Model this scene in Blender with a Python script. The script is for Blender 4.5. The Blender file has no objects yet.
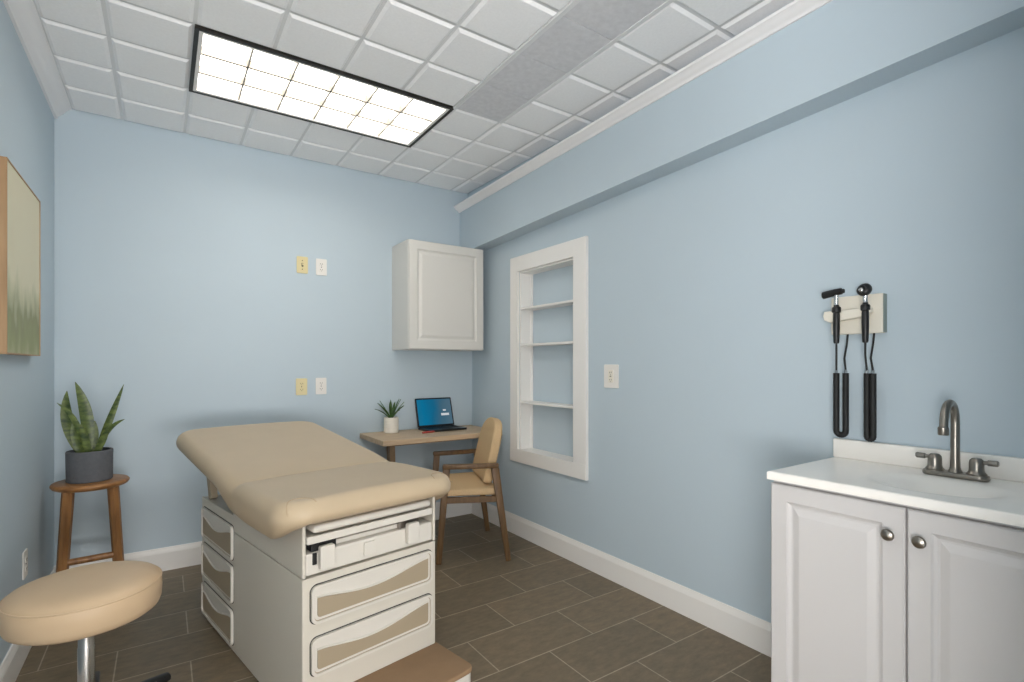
import bpy, bmesh, math, random
from mathutils import Vector, Matrix
random.seed(7)
S = bpy.context.scene
C = S.collection
PI = math.pi

# ------------------------------------------------------------------ helpers
def finish(bm):
    bmesh.ops.remove_doubles(bm, verts=bm.verts, dist=1e-6)
    bmesh.ops.recalc_face_normals(bm, faces=bm.faces)

def obj(name, bm, mat, parent=None, smooth=False, angle=35):
    me = bpy.data.meshes.new(name)
    finish(bm)
    bm.to_mesh(me); bm.free()
    for m in (mat if isinstance(mat, (list, tuple)) else [mat]):
        me.materials.append(m)
    if smooth:
        for p in me.polygons: p.use_smooth = True
        try: me.set_sharp_from_angle(angle=math.radians(angle))
        except Exception: pass
    o = bpy.data.objects.new(name, me)
    C.objects.link(o)
    if parent is not None: o.parent = parent
    return o

def struct(name, bm, mat, smooth=False):
    o = obj(name, bm, mat, None, smooth); o['kind'] = 'structure'
    return o

def thing(name, label, cat, loc=(0, 0, 0), rz=0, group=None):
    o = bpy.data.objects.new(name, None); C.objects.link(o)
    o.empty_display_size = .1
    o.location = loc; o.rotation_euler = (0, 0, rz)
    o['label'] = label; o['category'] = cat
    if group: o['group'] = group
    return o

def tag(o, label, cat, group=None):
    o['label'] = label; o['category'] = cat
    if group: o['group'] = group
    return o

def copy_tree(o, parent=None):
    c = o.copy(); C.objects.link(c); c.parent = parent
    for ch in list(o.children): copy_tree(ch, c)
    return c

def merge(bm, src, M=None, mi=None):
    if M is not None: bmesh.ops.transform(src, matrix=M, verts=src.verts)
    mp = {}
    for v in src.verts: mp[v] = bm.verts.new(v.co)
    for f in src.faces:
        try:
            nf = bm.faces.new([mp[v] for v in f.verts])
            nf.material_index = f.material_index if mi is None else mi
        except ValueError: pass
    src.free()

def bx(x0, x1, y0, y1, z0, z1, b=0.0, seg=2):
    bm = bmesh.new()
    bmesh.ops.create_cube(bm, size=1)
    for v in bm.verts:
        v.co = Vector(((x0+x1)/2+v.co.x*(x1-x0), (y0+y1)/2+v.co.y*(y1-y0), (z0+z1)/2+v.co.z*(z1-z0)))
    if b > 0:
        bmesh.ops.bevel(bm, geom=bm.edges[:], offset=b, segments=seg, affect='EDGES', profile=.5)
    return bm

def boxes(*lst):
    bm = bmesh.new()
    for a in lst: merge(bm, bx(*a))
    return bm

def lathe(prof, n=40, closed_caps=True):
    """prof: list of (r, z) from bottom to top."""
    bm = bmesh.new(); rings = []
    for r, z in prof:
        if r < 1e-5: rings.append([bm.verts.new((0, 0, z))])
        else: rings.append([bm.verts.new((r*math.cos(2*PI*i/n), r*math.sin(2*PI*i/n), z)) for i in range(n)])
    for a, b in zip(rings, rings[1:]):
        for i in range(n):
            j = (i+1) % n
            if len(a) == 1 and len(b) == 1: continue
            if len(a) == 1: bm.faces.new((a[0], b[j], b[i]))
            elif len(b) == 1: bm.faces.new((a[i], a[j], b[0]))
            else: bm.faces.new((a[i], a[j], b[j], b[i]))
    if closed_caps:
        if len(rings[0]) > 1: bm.faces.new(rings[0][::-1])
        if len(rings[-1]) > 1: bm.faces.new(rings[-1])
    return bm

def tube(pts, rad, n=12, caps=True, ell=None):
    """swept tube; rad scalar or list; ell=(a,b) scales section in its normal / binormal."""
    pts = [Vector(p) for p in pts]
    if not isinstance(rad, (list, tuple)): rad = [rad]*len(pts)
    bm = bmesh.new(); rings = []
    up = None
    for i, p in enumerate(pts):
        t = (pts[min(i+1, len(pts)-1)]-pts[max(i-1, 0)]).normalized()
        if up is None:
            up = Vector((0, 0, 1)) if abs(t.z) < .9 else Vector((0, 1, 0))
        s = t.cross(up).normalized(); up = s.cross(t).normalized()
        a, b = ell or (1, 1)
        rings.append([bm.verts.new(p+rad[i]*(a*math.cos(2*PI*k/n)*s+b*math.sin(2*PI*k/n)*up)) for k in range(n)])
    for a, b in zip(rings, rings[1:]):
        for k in range(n):
            j = (k+1) % n
            bm.faces.new((a[k], a[j], b[j], b[k]))
    if caps:
        bm.faces.new(rings[0][::-1]); bm.faces.new(rings[-1])
    return bm

def bar(p0, p1, w0, d0, w1=None, d1=None, xdir=(1, 0, 0), b=.004):
    """tapered rectangular bar between two points."""
    p0, p1 = Vector(p0), Vector(p1); w1 = w0 if w1 is None else w1; d1 = d0 if d1 is None else d1
    t = (p1-p0).normalized(); x = Vector(xdir); x = (x-x.dot(t)*t).normalized(); y = t.cross(x)
    bm = bmesh.new(); vs = []
    for p, w, d in ((p0, w0, d0), (p1, w1, d1)):
        vs.append([bm.verts.new(p+x*sx*w/2+y*sy*d/2) for sx, sy in ((-1, -1), (1, -1), (1, 1), (-1, 1))])
    a, c = vs
    for k in range(4):
        j = (k+1) % 4; bm.faces.new((a[k], a[j], c[j], c[k]))
    bm.faces.new(a[::-1]); bm.faces.new(c)
    if b: bmesh.ops.bevel(bm, geom=bm.edges[:], offset=b, segments=2, affect='EDGES', profile=.5)
    return bm

def prism(poly, lo, hi, plane='xz', b=0, seg=2):
    """extrude a polygon; plane 'xz' extrudes along y, 'yz' along x, 'xy' along z."""
    def P(u, v, w):
        return {'xz': (u, w, v), 'yz': (w, u, v), 'xy': (u, v, w)}[plane]
    bm = bmesh.new()
    A = [bm.verts.new(P(u, v, lo)) for u, v in poly]
    B = [bm.verts.new(P(u, v, hi)) for u, v in poly]
    n = len(poly)
    fa = bm.faces.new(A[::-1]); fb = bm.faces.new(B)
    for k in range(n):
        j = (k+1) % n; bm.faces.new((A[k], A[j], B[j], B[k]))
    bmesh.ops.recalc_face_normals(bm, faces=bm.faces)
    if b:
        ed = set(fa.edges) | set(fb.edges)
        bmesh.ops.bevel(bm, geom=list(ed), offset=b, segments=seg, affect='EDGES', profile=.5)
    return bm

def rrect(x0, x1, z0, z1, r, n=6):
    pts = []
    for cx, cz, a0 in ((x1-r, z0+r, -90), (x1-r, z1-r, 0), (x0+r, z1-r, 90), (x0+r, z0+r, 180)):
        for k in range(n+1):
            a = math.radians(a0+90*k/n); pts.append((cx+r*math.cos(a), cz+r*math.sin(a)))
    return pts

def ring_prism(outer, inner, lo, hi, plane='xz'):
    def P(u, v, w):
        return {'xz': (u, w, v), 'yz': (w, u, v), 'xy': (u, v, w)}[plane]
    bm = bmesh.new(); n = len(outer)
    L = [[bm.verts.new(P(u, v, w)) for u, v in ply] for ply, w in ((outer, lo), (outer, hi), (inner, hi), (inner, lo))]
    for q in range(4):
        a, b2 = L[q], L[(q+1) % 4]
        for k in range(n):
            j = (k+1) % n; bm.faces.new((a[k], a[j], b2[j], b2[k]))
    return bm

def sweep_profile(prof, y0, y1, dz0=0, dz1=0):
    """profile in (x,z) extruded from y0 to y1 with optional vertical shift at each end"""
    bm = bmesh.new()
    A = [bm.verts.new((x, y0, z+dz0)) for x, z in prof]; B = [bm.verts.new((x, y1, z+dz1)) for x, z in prof]
    n = len(prof)
    for k in range(n):
        j = (k+1) % n; bm.faces.new((A[k], A[j], B[j], B[k]))
    bm.faces.new(A[::-1]); bm.faces.new(B)
    return bm

# ------------------------------------------------------------------ materials
def lin(c):
    return tuple(((v/255)/12.92 if v/255 <= .04045 else ((v/255+.055)/1.055)**2.4) for v in c)

def mat(name, rgb, rough=.5, metal=0, spec=.5, noise=0, nscale=20, bump=0, bscale=200, coat=0, rgb2=None, stretch=None, detail=4):
    m = bpy.data.materials.new(name); m.use_nodes = True
    nt = m.node_tree; N = nt.nodes; B = N['Principled BSDF']
    col = (*lin(rgb), 1)
    B.inputs['Base Color'].default_value = col
    B.inputs['Roughness'].default_value = rough
    B.inputs['Metallic'].default_value = metal
    B.inputs['Specular IOR Level'].default_value = spec
    B.inputs['Coat Weight'].default_value = coat
    tc = N.new('ShaderNodeTexCoord'); src = tc.outputs['Object']
    if stretch:
        mp = N.new('ShaderNodeMapping'); mp.inputs['Scale'].default_value = stretch
        nt.links.new(src, mp.inputs['Vector']); src = mp.outputs['Vector']
    if noise or rgb2:
        t = N.new('ShaderNodeTexNoise'); t.inputs['Scale'].default_value = nscale; t.inputs['Detail'].default_value = detail
        nt.links.new(src, t.inputs['Vector'])
        r = N.new('ShaderNodeValToRGB'); r.color_ramp.elements[0].position = .3; r.color_ramp.elements[1].position = .7
        c2 = lin(rgb2) if rgb2 else tuple(v*(1-noise) for v in col[:3])
        r.color_ramp.elements[0].color = (*c2, 1); r.color_ramp.elements[1].color = col
        nt.links.new(t.outputs['Fac'], r.inputs['Fac']); nt.links.new(r.outputs['Color'], B.inputs['Base Color'])
    if bump:
        t = N.new('ShaderNodeTexNoise'); t.inputs['Scale'].default_value = bscale; t.inputs['Detail'].default_value = 3
        nt.links.new(src, t.inputs['Vector'])
        bp = N.new('ShaderNodeBump'); bp.inputs['Strength'].default_value = bump; bp.inputs['Distance'].default_value = .002
        nt.links.new(t.outputs['Fac'], bp.inputs['Height']); nt.links.new(bp.outputs['Normal'], B.inputs['Normal'])
    return m

def emis(name, rgb, strength):
    m = bpy.data.materials.new(name); m.use_nodes = True
    nt = m.node_tree; nt.nodes.clear()
    o = nt.nodes.new('ShaderNodeOutputMaterial'); e = nt.nodes.new('ShaderNodeEmission')
    e.inputs['Color'].default_value = (*lin(rgb), 1); e.inputs['Strength'].default_value = strength
    nt.links.new(e.outputs[0], o.inputs[0])
    return m

M_wall = mat('wall_paint', (189, 203, 212), .55, spec=.35, noise=.015, nscale=3, bump=.04, bscale=300)
M_ceil = mat('ceiling_tile', (247, 247, 248), .9, spec=.1, noise=.04, nscale=90, bump=.12, bscale=350)
M_grid = mat('ceiling_grid', (222, 223, 224), .6, spec=.2)
M_gray = mat('ceiling_grey_tile', (218, 218, 221), .9, spec=.1, noise=.12, nscale=35, bump=.2, bscale=300, detail=8)
M_white = mat('white_trim_paint', (236, 233, 229), .4, spec=.4)
M_crown = mat('crown_paint', (238, 236, 236), .45, spec=.4)
M_cab = mat('white_cabinet', (208, 205, 204), .35, spec=.4)
M_cabw = mat('white_wall_cabinet', (215, 212, 206), .4, spec=.4)
M_vinyl = mat('tan_vinyl', (187, 168, 141), .42, spec=.35, noise=.05, nscale=6, bump=.06, bscale=500)
M_vinyl_stool = mat('tan_stool_vinyl', (204, 178, 146), .45, spec=.35, noise=.05, nscale=6, bump=.06, bscale=500)
M_seam = mat('seam_thread', (178, 154, 124), .6)
M_shell = mat('table_shell', (200, 194, 182), .4, spec=.4)
M_shell2 = mat('table_shell_light', (207, 202, 193), .35, spec=.4)
M_inset = mat('drawer_inset', (158, 144, 122), .5, spec=.3)
M_black = mat('black_plastic', (24, 24, 25), .4)
M_rub = mat('black_rubber', (22, 22, 22), .6)
M_tread = mat('step_tread', (150, 122, 94), .75, spec=.2, noise=.12, nscale=10, bump=.2, bscale=250)
M_oak = mat('chair_wood', (116, 88, 58), .45, spec=.35, rgb2=(86, 64, 42), nscale=9, stretch=(6, 6, .7), bump=.05, bscale=60)
M_stand = mat('stand_wood', (158, 114, 70), .4, spec=.4, rgb2=(118, 80, 46), nscale=7, stretch=(7, 7, .7), bump=.05, bscale=60)
M_standtop = mat('stand_top_wood', (164, 118, 72), .4, spec=.4, rgb2=(124, 84, 48), nscale=6, stretch=(1, 7, 7))
M_desk = mat('desk_wood', (204, 180, 150), .45, spec=.35, rgb2=(182, 156, 126), nscale=5, stretch=(1, 9, 9))
M_deskleg = mat('desk_leg_wood', (132, 106, 78), .5, rgb2=(104, 82, 58), nscale=9, stretch=(6, 6, .7))
M_fabric = mat('tan_chair_fabric', (208, 178, 138), .85, spec=.15, noise=.1, nscale=160, bump=.25, bscale=700)
M_chrome = mat('chrome', (205, 205, 205), .18, metal=1)
M_nickel = mat('brushed_nickel', (150, 144, 136), .3, metal=1)
M_counter = mat('cultured_marble', (250, 246, 240), .25, spec=.3, noise=.03, nscale=4)
M_pot = mat('dark_grey_pot', (98, 100, 104), .8, spec=.2, noise=.15, nscale=60, bump=.15, bscale=120)
M_soil = mat('soil', (44, 34, 26), .95, noise=.4, nscale=60, bump=.6, bscale=80)
M_leaf = mat('snake_leaf', (112, 126, 66), .4, spec=.4, rgb2=(40, 62, 34), nscale=22, stretch=(1.2, 1.2, 2.4))
M_leaf2 = mat('succulent_leaf', (84, 120, 62), .45, spec=.4, rgb2=(38, 70, 36), nscale=30)
M_wpot = mat('white_pot', (232, 226, 214), .6, spec=.3)
M_almond = mat('almond_plate', (222, 208, 160), .4)
M_wplate = mat('white_plate', (232, 228, 222), .4)
M_slot = mat('dark_slot', (70, 62, 52), .6)
M_cream = mat('cream_plastic', (232, 226, 212), .4)
M_board_side = mat('board_edge', (140, 152, 146), .5)
M_frame = mat('picture_frame_wood', (178, 144, 104), .5, rgb2=(150, 116, 80), nscale=6, stretch=(7, 7, .7))
M_bezel = mat('laptop_body', (26, 26, 28), .35)
M_keys = mat('laptop_keys', (14, 14, 15), .5)
M_screenw = emis('screen_white', (235, 240, 245), .75)
M_red = mat('red_plastic', (176, 70, 62), .4)
M_black_frame = mat('black_frame', (30, 26, 22), .5)
M_louver = mat('louver_metal', (180, 173, 162), .5, spec=.3)
M_dark = mat('recess_dark', (52, 48, 44), .8)  # dark tone standing in for shade in the recess and drawer gaps
M_hall = mat('hall_paint', (226, 224, 220), .8)
LAMP = 7.2
M_lamp = emis('lamp_glow', (255, 249, 239), LAMP)

# floor: running-bond brown-grey tile with pale grout
def floor_mat():
    m = bpy.data.materials.new('floor_tile'); m.use_nodes = True
    nt = m.node_tree; N = nt.nodes; L = nt.links; B = N['Principled BSDF']
    tc = N.new('ShaderNodeTexCoord'); mp = N.new('ShaderNodeMapping')
    L.new(tc.outputs['Object'], mp.inputs['Vector'])
    mp.inputs['Location'].default_value = (-1.383+.515*6+.2575, -2.005+.2635*20, 0)
    br = N.new('ShaderNodeTexBrick')
    br.offset = .5; br.offset_frequency = 2; br.squash = 1
    br.inputs['Scale'].default_value = 1
    br.inputs['Brick Width'].default_value = .515; br.inputs['Row Height'].default_value = .2635
    br.inputs['Mortar Size'].default_value = .0026; br.inputs['Mortar Smooth'].default_value = .1
    br.inputs['Color1'].default_value = (*lin((128, 113, 92)), 1)
    br.inputs['Color2'].default_value = (*lin((117, 104, 85)), 1)
    br.inputs['Mortar'].default_value = (*lin((172, 160, 140)), 1)
    L.new(mp.outputs['Vector'], br.inputs['Vector'])
    mp2 = N.new('ShaderNodeMapping'); mp2.inputs['Scale'].default_value = (1, 2.2, 1); L.new(tc.outputs['Object'], mp2.inputs['Vector'])
    nz = N.new('ShaderNodeTexNoise'); nz.inputs['Scale'].default_value = 14; nz.inputs['Detail'].default_value = 10; nz.inputs['Roughness'].default_value = .72
    L.new(mp2.outputs['Vector'], nz.inputs['Vector'])
    rp = N.new('ShaderNodeValToRGB'); rp.color_ramp.elements[0].position = .3; rp.color_ramp.elements[1].position = .72
    rp.color_ramp.elements[0].color = (.68, .68, .69, 1); rp.color_ramp.elements[1].color = (1.18, 1.16, 1.12, 1)
    L.new(nz.outputs['Fac'], rp.inputs['Fac'])
    mx = N.new('ShaderNodeMix'); mx.data_type = 'RGBA'; mx.blend_type = 'MULTIPLY'; mx.inputs['Factor'].default_value = 1
    L.new(br.outputs['Color'], mx.inputs['A']); L.new(rp.outputs['Color'], mx.inputs['B'])
    L.new(mx.outputs['Result'], B.inputs['Base Color'])
    B.inputs['Roughness'].default_value = .42; B.inputs['Specular IOR Level'].default_value = .35
    bp = N.new('ShaderNodeBump'); bp.inputs['Strength'].default_value = .35; bp.inputs['Distance'].default_value = .002; bp.invert = True
    L.new(br.outputs['Fac'], bp.inputs['Height']); L.new(bp.outputs['Normal'], B.inputs['Normal'])
    return m
M_floor = floor_mat()

# ------------------------------------------------------------------ the room
XL, XR, YB, ZC = -.493, 2.145, 3.74, 2.66
YF = .06             # inside face of the added front stub, unseen, shading the right wall
T = .12
bm = bx(-2.1, 2.7, -3.1, YB+T, -.1, 0); struct('floor', bm, M_floor)
struct('wall_back', bx(XL-T, XR+.3, YB, YB+T, 0, ZC+.2), M_wall)
struct('wall_left', bx(XL-T, XL, -.06, YB, 0, ZC+.2), M_wall)
# right wall with the recess for the shelf niche
NY0, NY1, NZ0, NZ1 = 2.435, 3.05, .615, 1.92
ND = .11
struct('wall_right', boxes((XR, XR+.2, YF, NY0, 0, ZC+.2), (XR, XR+.2, NY1, YB, 0, ZC+.2),
                           (XR, XR+.2, NY0, NY1, 0, NZ0), (XR, XR+.2, NY0, NY1, NZ1, ZC+.2),
                           (XR+ND, XR+.2, NY0, NY1, NZ0, NZ1)), M_wall)
# added unseen room behind the camera, with invented windows that let in fill light
YF = .155
SX = 1.0; HY = -3.0; HXL = -2.0; HXR = 2.6
struct('wall_front_shade', boxes((SX, XR+.2, YF-.12, YF, 0, ZC+.2), (HXL, XL-T, YF-.12, YF, 0, ZC+.2), (XR+.2, HXR, YF-.12, YF, 0, ZC+.2)), M_wall)  # stub added out of view to darken the near right wall
WX0, WX1, WZ0, WZ1 = -1.2, 1.4, .3, 2.4
WY0, WY1 = -2.8, -.35
struct('wall_hall', boxes((HXL, WX0, HY-.1, HY, 0, ZC), (WX1, HXR, HY-.1, HY, 0, ZC), (WX0, WX1, HY-.1, HY, 0, WZ0), (WX0, WX1, HY-.1, HY, WZ1, ZC),
                          (HXL-.1, HXL, HY, WY0, 0, ZC), (HXL-.1, HXL, WY1, YF-.12, 0, ZC), (HXL-.1, HXL, WY0, WY1, 0, WZ0), (HXL-.1, HXL, WY0, WY1, WZ1, ZC),
                          (HXR, HXR+.1, HY, YF-.12, 0, ZC)), M_hall)
struct('ceiling_hall', bx(HXL, HXR, HY, YF-.001, ZC, ZC+.1), M_hall)
struct('fill_window_1', boxes((WX0, WX0+.05, HY-.06, HY, WZ0, WZ1), (WX1-.05, WX1, HY-.06, HY, WZ0, WZ1), (WX0+.05, WX1-.05, HY-.06, HY, WZ0, WZ0+.05),
                         (WX0+.05, WX1-.05, HY-.06, HY, WZ1-.05, WZ1), (.08, .12, HY-.06, HY, WZ0+.05, WZ1-.05)), M_white)  # both window frames are invented, out of view, for the fill lamps
struct('fill_window_2', boxes((HXL-.06, HXL, WY0, WY0+.05, WZ0, WZ1), (HXL-.06, HXL, WY1-.05, WY1, WZ0, WZ1), (HXL-.06, HXL, WY0+.05, WY1-.05, WZ0, WZ0+.05),
                         (HXL-.06, HXL, WY0+.05, WY1-.05, WZ1-.05, WZ1), (HXL-.06, HXL, -1.6, -1.56, WZ0+.05, WZ1-.05)), M_white)

# dropped beam along the right wall (it climbs slightly toward the doorway)
SL = -.0323
BX = 2.024
def beam_z(y, z_at_back): return z_at_back+SL*(y-YB)
bm = bmesh.new()
prof0 = [(BX, 2.153), (XR, 2.153), (XR, 2.53), (BX, 2.53)]
y0, y1 = YF, YB
merge(bm, sweep_profile(prof0, y0, y1, SL*(y0-YB), 0))
merge(bm, bx(2.097, XR, YF, YB, 2.52, ZC+.05))
struct('wall_beam', bm, M_wall)
# crown moulding on the beam and on the left wall
cp = [(BX, 2.495), (BX-.008, 2.495), (BX-.012, 2.503), (BX-.02, 2.508), (BX-.034, 2.517), (BX-.044, 2.528), (BX-.05, 2.530), (BX-.052, 2.541), (BX, 2.545)]
cp = [(BX+(x-BX)*1.05, 2.495+(z-2.495)*1.0) for x, z in cp]
struct('trim_2', sweep_profile(cp, YF, YB, SL*.85*(YF-YB), 0), M_crown, True)
cl = [(XL, ZC-.085), (XL+.012, ZC-.085), (XL+.016, ZC-.072), (XL+.03, ZC-.06), (XL+.05, ZC-.035), (XL+.06, ZC-.022), (XL+.072, ZC-.018), (XL+.074, ZC+.03), (XL, ZC+.03)]
cl = [(x, z+.02) for x, z in cl]
struct('trim_3', sweep_profile(cl, YF, YB, 0, 0), M_crown, True)
# baseboards
def base_prof(h=.138, t=.015):
    return [(0, 0), (t, 0), (t, h-.03), (t-.003, h-.018), (t-.007, h-.008), (t-.009, h), (0, h)]
pr = base_prof()
struct('baseboard_right', sweep_profile([(XR-x, z) for x, z in pr], .94, YB-.015), M_white)
struct('baseboard_left', sweep_profile([(XL+x, z) for x, z in pr], YF+.02, YB-.015), M_white)
bm = sweep_profile([(x, z) for x, z in pr], 0, 1)
for v in bm.verts: v.co = Vector((XL+(XR-XL)*v.co.y, YB-v.co.x, v.co.z))
struct('baseboard_back', bm, M_white)

# ceiling: 12 inch scored tiles
P = .305; X0 = -.195; Y0 = YB-.004; PY = .3045
LX0, LX1, LY0, LY1 = .110, 1.330, Y0-4*PY, Y0-2*PY
L2Y1 = Y0-11*PY; L2Y0 = Y0-13*PY
bm = bmesh.new()
# backing slab with two rectangular openings for the troffers
zb = ZC+.008
gx0, gx1 = 1.330, 1.635
merge(bm, bx(XL, LX0+.004, YF, YB, zb, ZC+.12)); merge(bm, bx(LX1-.004, XR, YF, YB, zb, ZC+.12))
merge(bm, bx(LX0+.004, LX1-.004, LY1-.004, YB, zb, ZC+.12)); merge(bm, bx(LX0+.004, LX1-.004, L2Y1-.004, LY0+.004, zb, ZC+.12))
merge(bm, bx(LX0+.004, LX1-.004, YF, L2Y0+.004, zb, ZC+.12)) if L2Y0 > YF else None
for f in bm.faces: f.material_index = 1
G, BV = .0075, .013
def tile(x0, x1, y0, y1, gl=True, gr=True):
    if x1-x0 < .05 or y1-y0 < .05: return
    a0, a1 = x0+(G if gl else 0), x1-(G if gr else 0); b0, b1 = y0+G, y1-G
    lo = [(a0, b0), (a1, b0), (a1, b1), (a0, b1)]
    c0, c1 = a0+BV, a1-BV; d0, d1 = b0+BV, b1-BV
    hi = [(c0, d0), (c1, d0), (c1, d1), (c0, d1)]
    A = [bm.verts.new((x, y, zb)) for x, y in lo]; Bq = [bm.verts.new((x, y, ZC-.002)) for x, y in hi]
    for k in range(4):
        j = (k+1) % 4; bm.faces.new((A[k], A[j], Bq[j], Bq[k]))
    bm.faces.new(Bq)
for i in range(-1, 8):
    for j in range(0, 13):
        x0, x1 = X0+P*i, X0+P*(i+1); ya, yb = Y0-PY*(j+1), Y0-PY*j
        x0c, x1c = max(x0, XL+.07), min(x1, 2.097)
        ya = max(ya, YF)
        cx, cy = (x0+x1)/2, (ya+yb)/2
        if LX0 < cx < LX1 and (LY0 < cy < LY1 or L2Y0 < cy < L2Y1): continue
        if gx0 < cx < gx1 and cy < LY0: continue
        tile(x0c, x1c, ya, yb)
ceil = struct('ceiling', bm, [M_ceil, M_grid])
# run of flat grey tiles beside the light
bm = bmesh.new()
for j in range(4, 13):
    ya, yb = max(Y0-PY*(j+1), YF), Y0-PY*j
    if yb-ya > .03: merge(bm, bx(gx0+.012, gx1-.012, ya+.002, yb-.002, ZC-.001, zb+.004, .001, 1))
merge(bm, bx(gx0-.008, gx0+.013, YF, LY0, ZC-.004, zb+.004), None, 1)
merge(bm, bx(gx1-.013, gx1+.008, YF, LY0, ZC-.004, zb+.004), None, 1)
struct('ceiling_panel', bm, [M_gray, M_grid])

def ceiling_light(y0, label):
    w, d = LX1-LX0, LY1-LY0
    t = thing('ceiling_light', label, 'light', ((LX0+LX1)/2, y0+d/2, ZC), 0)
    hx, hy = w/2, d/2
    def ringbox(hx, hy, tk, z0, z1):
        return boxes((-hx, hx, -hy, -hy+tk, z0, z1), (-hx, hx, hy-tk, hy, z0, z1), (-hx, -hx+tk, -hy+tk, hy-tk, z0, z1), (hx-tk, hx, -hy+tk, hy-tk, z0, z1))
    obj('frame', ringbox(hx, hy, .017, -.006, .02), M_black_frame, t)
    obj('inner_trim', ringbox(hx-.017, hy-.017, .016, -.0045, .055), M_white, t)
    ix, iy = hx-.033, hy-.033
    # parabolic louver: 3 rows of 6 cells, blades that thicken upward
    bm = bmesh.new()
    def blade(p, q, horizontal):
        e_ = .0068 if horizontal else .0038
        prof = [(-e_, 0), (e_, 0), (.0042, .012), (.004, .036), (-.004, .036), (-.0042, .012)]
        b = bmesh.new(); A = []; Bq = []
        for u, z in prof:
            if horizontal: A.append(b.verts.new((p[0], p[1]+u, z))); Bq.append(b.verts.new((q[0], q[1]+u, z)))
            else: A.append(b.verts.new((p[0]+u, p[1], z))); Bq.append(b.verts.new((q[0]+u, q[1], z)))
        for k in range(6):
            j = (k+1) % 6; b.faces.new((A[k], A[j], Bq[j], Bq[k]))
        b.faces.new(A); b.faces.new(Bq[::-1])
        merge(bm, b)
    for k in (1, 2):
        y = -iy+2*iy*k/3; blade((-ix, y), (ix, y), True)
    for k in range(1, 6):
        x = -ix+2*ix*k/6; blade((x, -iy), (x, iy), False)
    obj('louver', bm, M_louver, t)
    obj('diffuser', bx(-ix-.004, ix+.004, -iy-.004, iy+.004, .042, .046), M_lamp, t)
    obj('housing', boxes((-ix-.01, ix+.01, -iy-.01, iy+.01, .07, .10)), M_louver, t)
    return t
ceiling_light(LY0, 'lit fluorescent ceiling light with black frame and eighteen louver cells')
# ------------------------------------------------------------------ niche with shelves in the right wall
n = thing('wall_niche', 'white framed recessed shelf niche in the blue right wall', 'shelf', (XR, 2.73, 1.28))
def loc(o, b):   # shift geometry given in room coordinates into the thing's own frame
    bmesh.ops.translate(b, verts=b.verts, vec=-Vector(o.location)); return b
FY0, FY1, FZ0, FZ1 = 2.317, 3.14, .537, 2.026
iy0, iy1, iz0, iz1 = NY0+.002, NY1-.002, NZ0+.002, NZ1-.002
fr = boxes((XR-.022, XR, FY0, FY0+.120, FZ0+.094, FZ1, .002), (XR-.022, XR, FY1-.090, FY1, FZ0+.094, FZ1, .002),
           (XR-.022, XR, FY0+.120, FY1-.090, FZ1-.108, FZ1, .002), (XR-.024, XR, FY0, FY1, FZ0, FZ0+.094, .002))
obj('casing', loc(n, fr), M_white, n)
ln = boxes((XR+.0005, XR+ND-.002, iy0, iy0+.012, iz0, iz1), (XR+.0005, XR+ND-.002, iy1-.012, iy1, iz0, iz1),
           (XR+.0005, XR+ND-.002, iy0+.012, iy1-.012, iz0, iz0+.012), (XR+.0005, XR+ND-.002, iy0+.012, iy1-.012, iz1-.012, iz1),
           (XR+.08, XR+ND-.002, iy0+.012, iy0+.03, iz0+.012, iz1-.012), (XR+.09, XR+ND-.002, iy1-.02, iy1-.012, iz0+.012, iz1-.012))
obj('lining', loc(n, ln), M_white, n)
for z in (1.655, 1.392, .978):
    obj('shelf', loc(n, bx(XR+.002, XR+ND-.002, iy0+.012, iy1-.012, z-.016, z, .002)), M_white, n)

# ------------------------------------------------------------------ electrical plates
def plate(t, w, h, kind, m):
    """built facing -Y, back at y=0"""
    obj('cover', prism(rrect(-w/2, w/2, -h/2, h/2, .006, 3), -.006, 0, 'xz', .002), m, t)
    if kind == 'outlet':
        for z in (.02, -.02):
            b = prism(rrect(-.0165, .0165, z-.0135, z+.0135, .008, 4), -.0085, -.005, 'xz')
            r = obj('receptacle', b, m, t)
            obj('slot', boxes((-.008, -.0055, -.0092, -.008, z-.002, z+.006), (.0055, .008, -.0092, -.008, z-.002, z+.006), (-.002, .002, -.0092, -.008, z-.009, z-.005)), M_slot, r)
        obj('screw', bx(-.003, .003, -.0075, -.005, -.003, .003, .001), M_slot, t)
    elif kind == 'switch':
        obj('toggle', prism([(-.006, -.012), (.006, -.012), (.006, .012), (-.006, .012)], -.009, -.005, 'xz'), M_slot, t)
        b = bx(-.004, .004, -.02, -.006, -.004, .008, .0015); obj('lever', b, m, t)
        for z in (.03, -.03):
            obj('screw', bx(-.003, .003, -.0075, -.005, z-.003, z+.003, .001), M_slot, t)
    elif kind == 'decora':
        obj('receptacle', prism(rrect(-.019, .019, -.036, .036, .003, 3), -.0095, -.005, 'xz', .001), M_cream, t)
        obj('slot', boxes(*[(sx*.0065-.0015, sx*.0065+.0015, -.0102, -.009, z-.004, z+.004) for sx in (-1, 1) for z in (.022, -.02)],
                          *[(-.002, .002, -.0102, -.009, z-.002, z+.002) for z in (.011, -.031)], (-.006, .006, -.0108, -.009, -.003, .003)), M_slot, t)
    return t
plate(thing('wall_plate', 'almond wall plate, upper left of the four plates on back wall', 'wall plate', (.795, YB, 1.931)), .074, .116, 'switch', M_almond)
plate(thing('wall_plate', 'white wall plate beside the upper almond plate on back wall', 'wall plate', (.922, YB, 1.929)), .074, .116, 'outlet', M_wplate)
plate(thing('wall_plate', 'almond wall plate, lower left of the four plates on back wall', 'wall plate', (.79, YB, 1.09)), .074, .116, 'outlet', M_almond)
plate(thing('wall_plate', 'white wall plate beside the lower almond plate on back wall', 'wall plate', (.92, YB, 1.092)), .074, .116, 'outlet', M_wplate)
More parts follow.
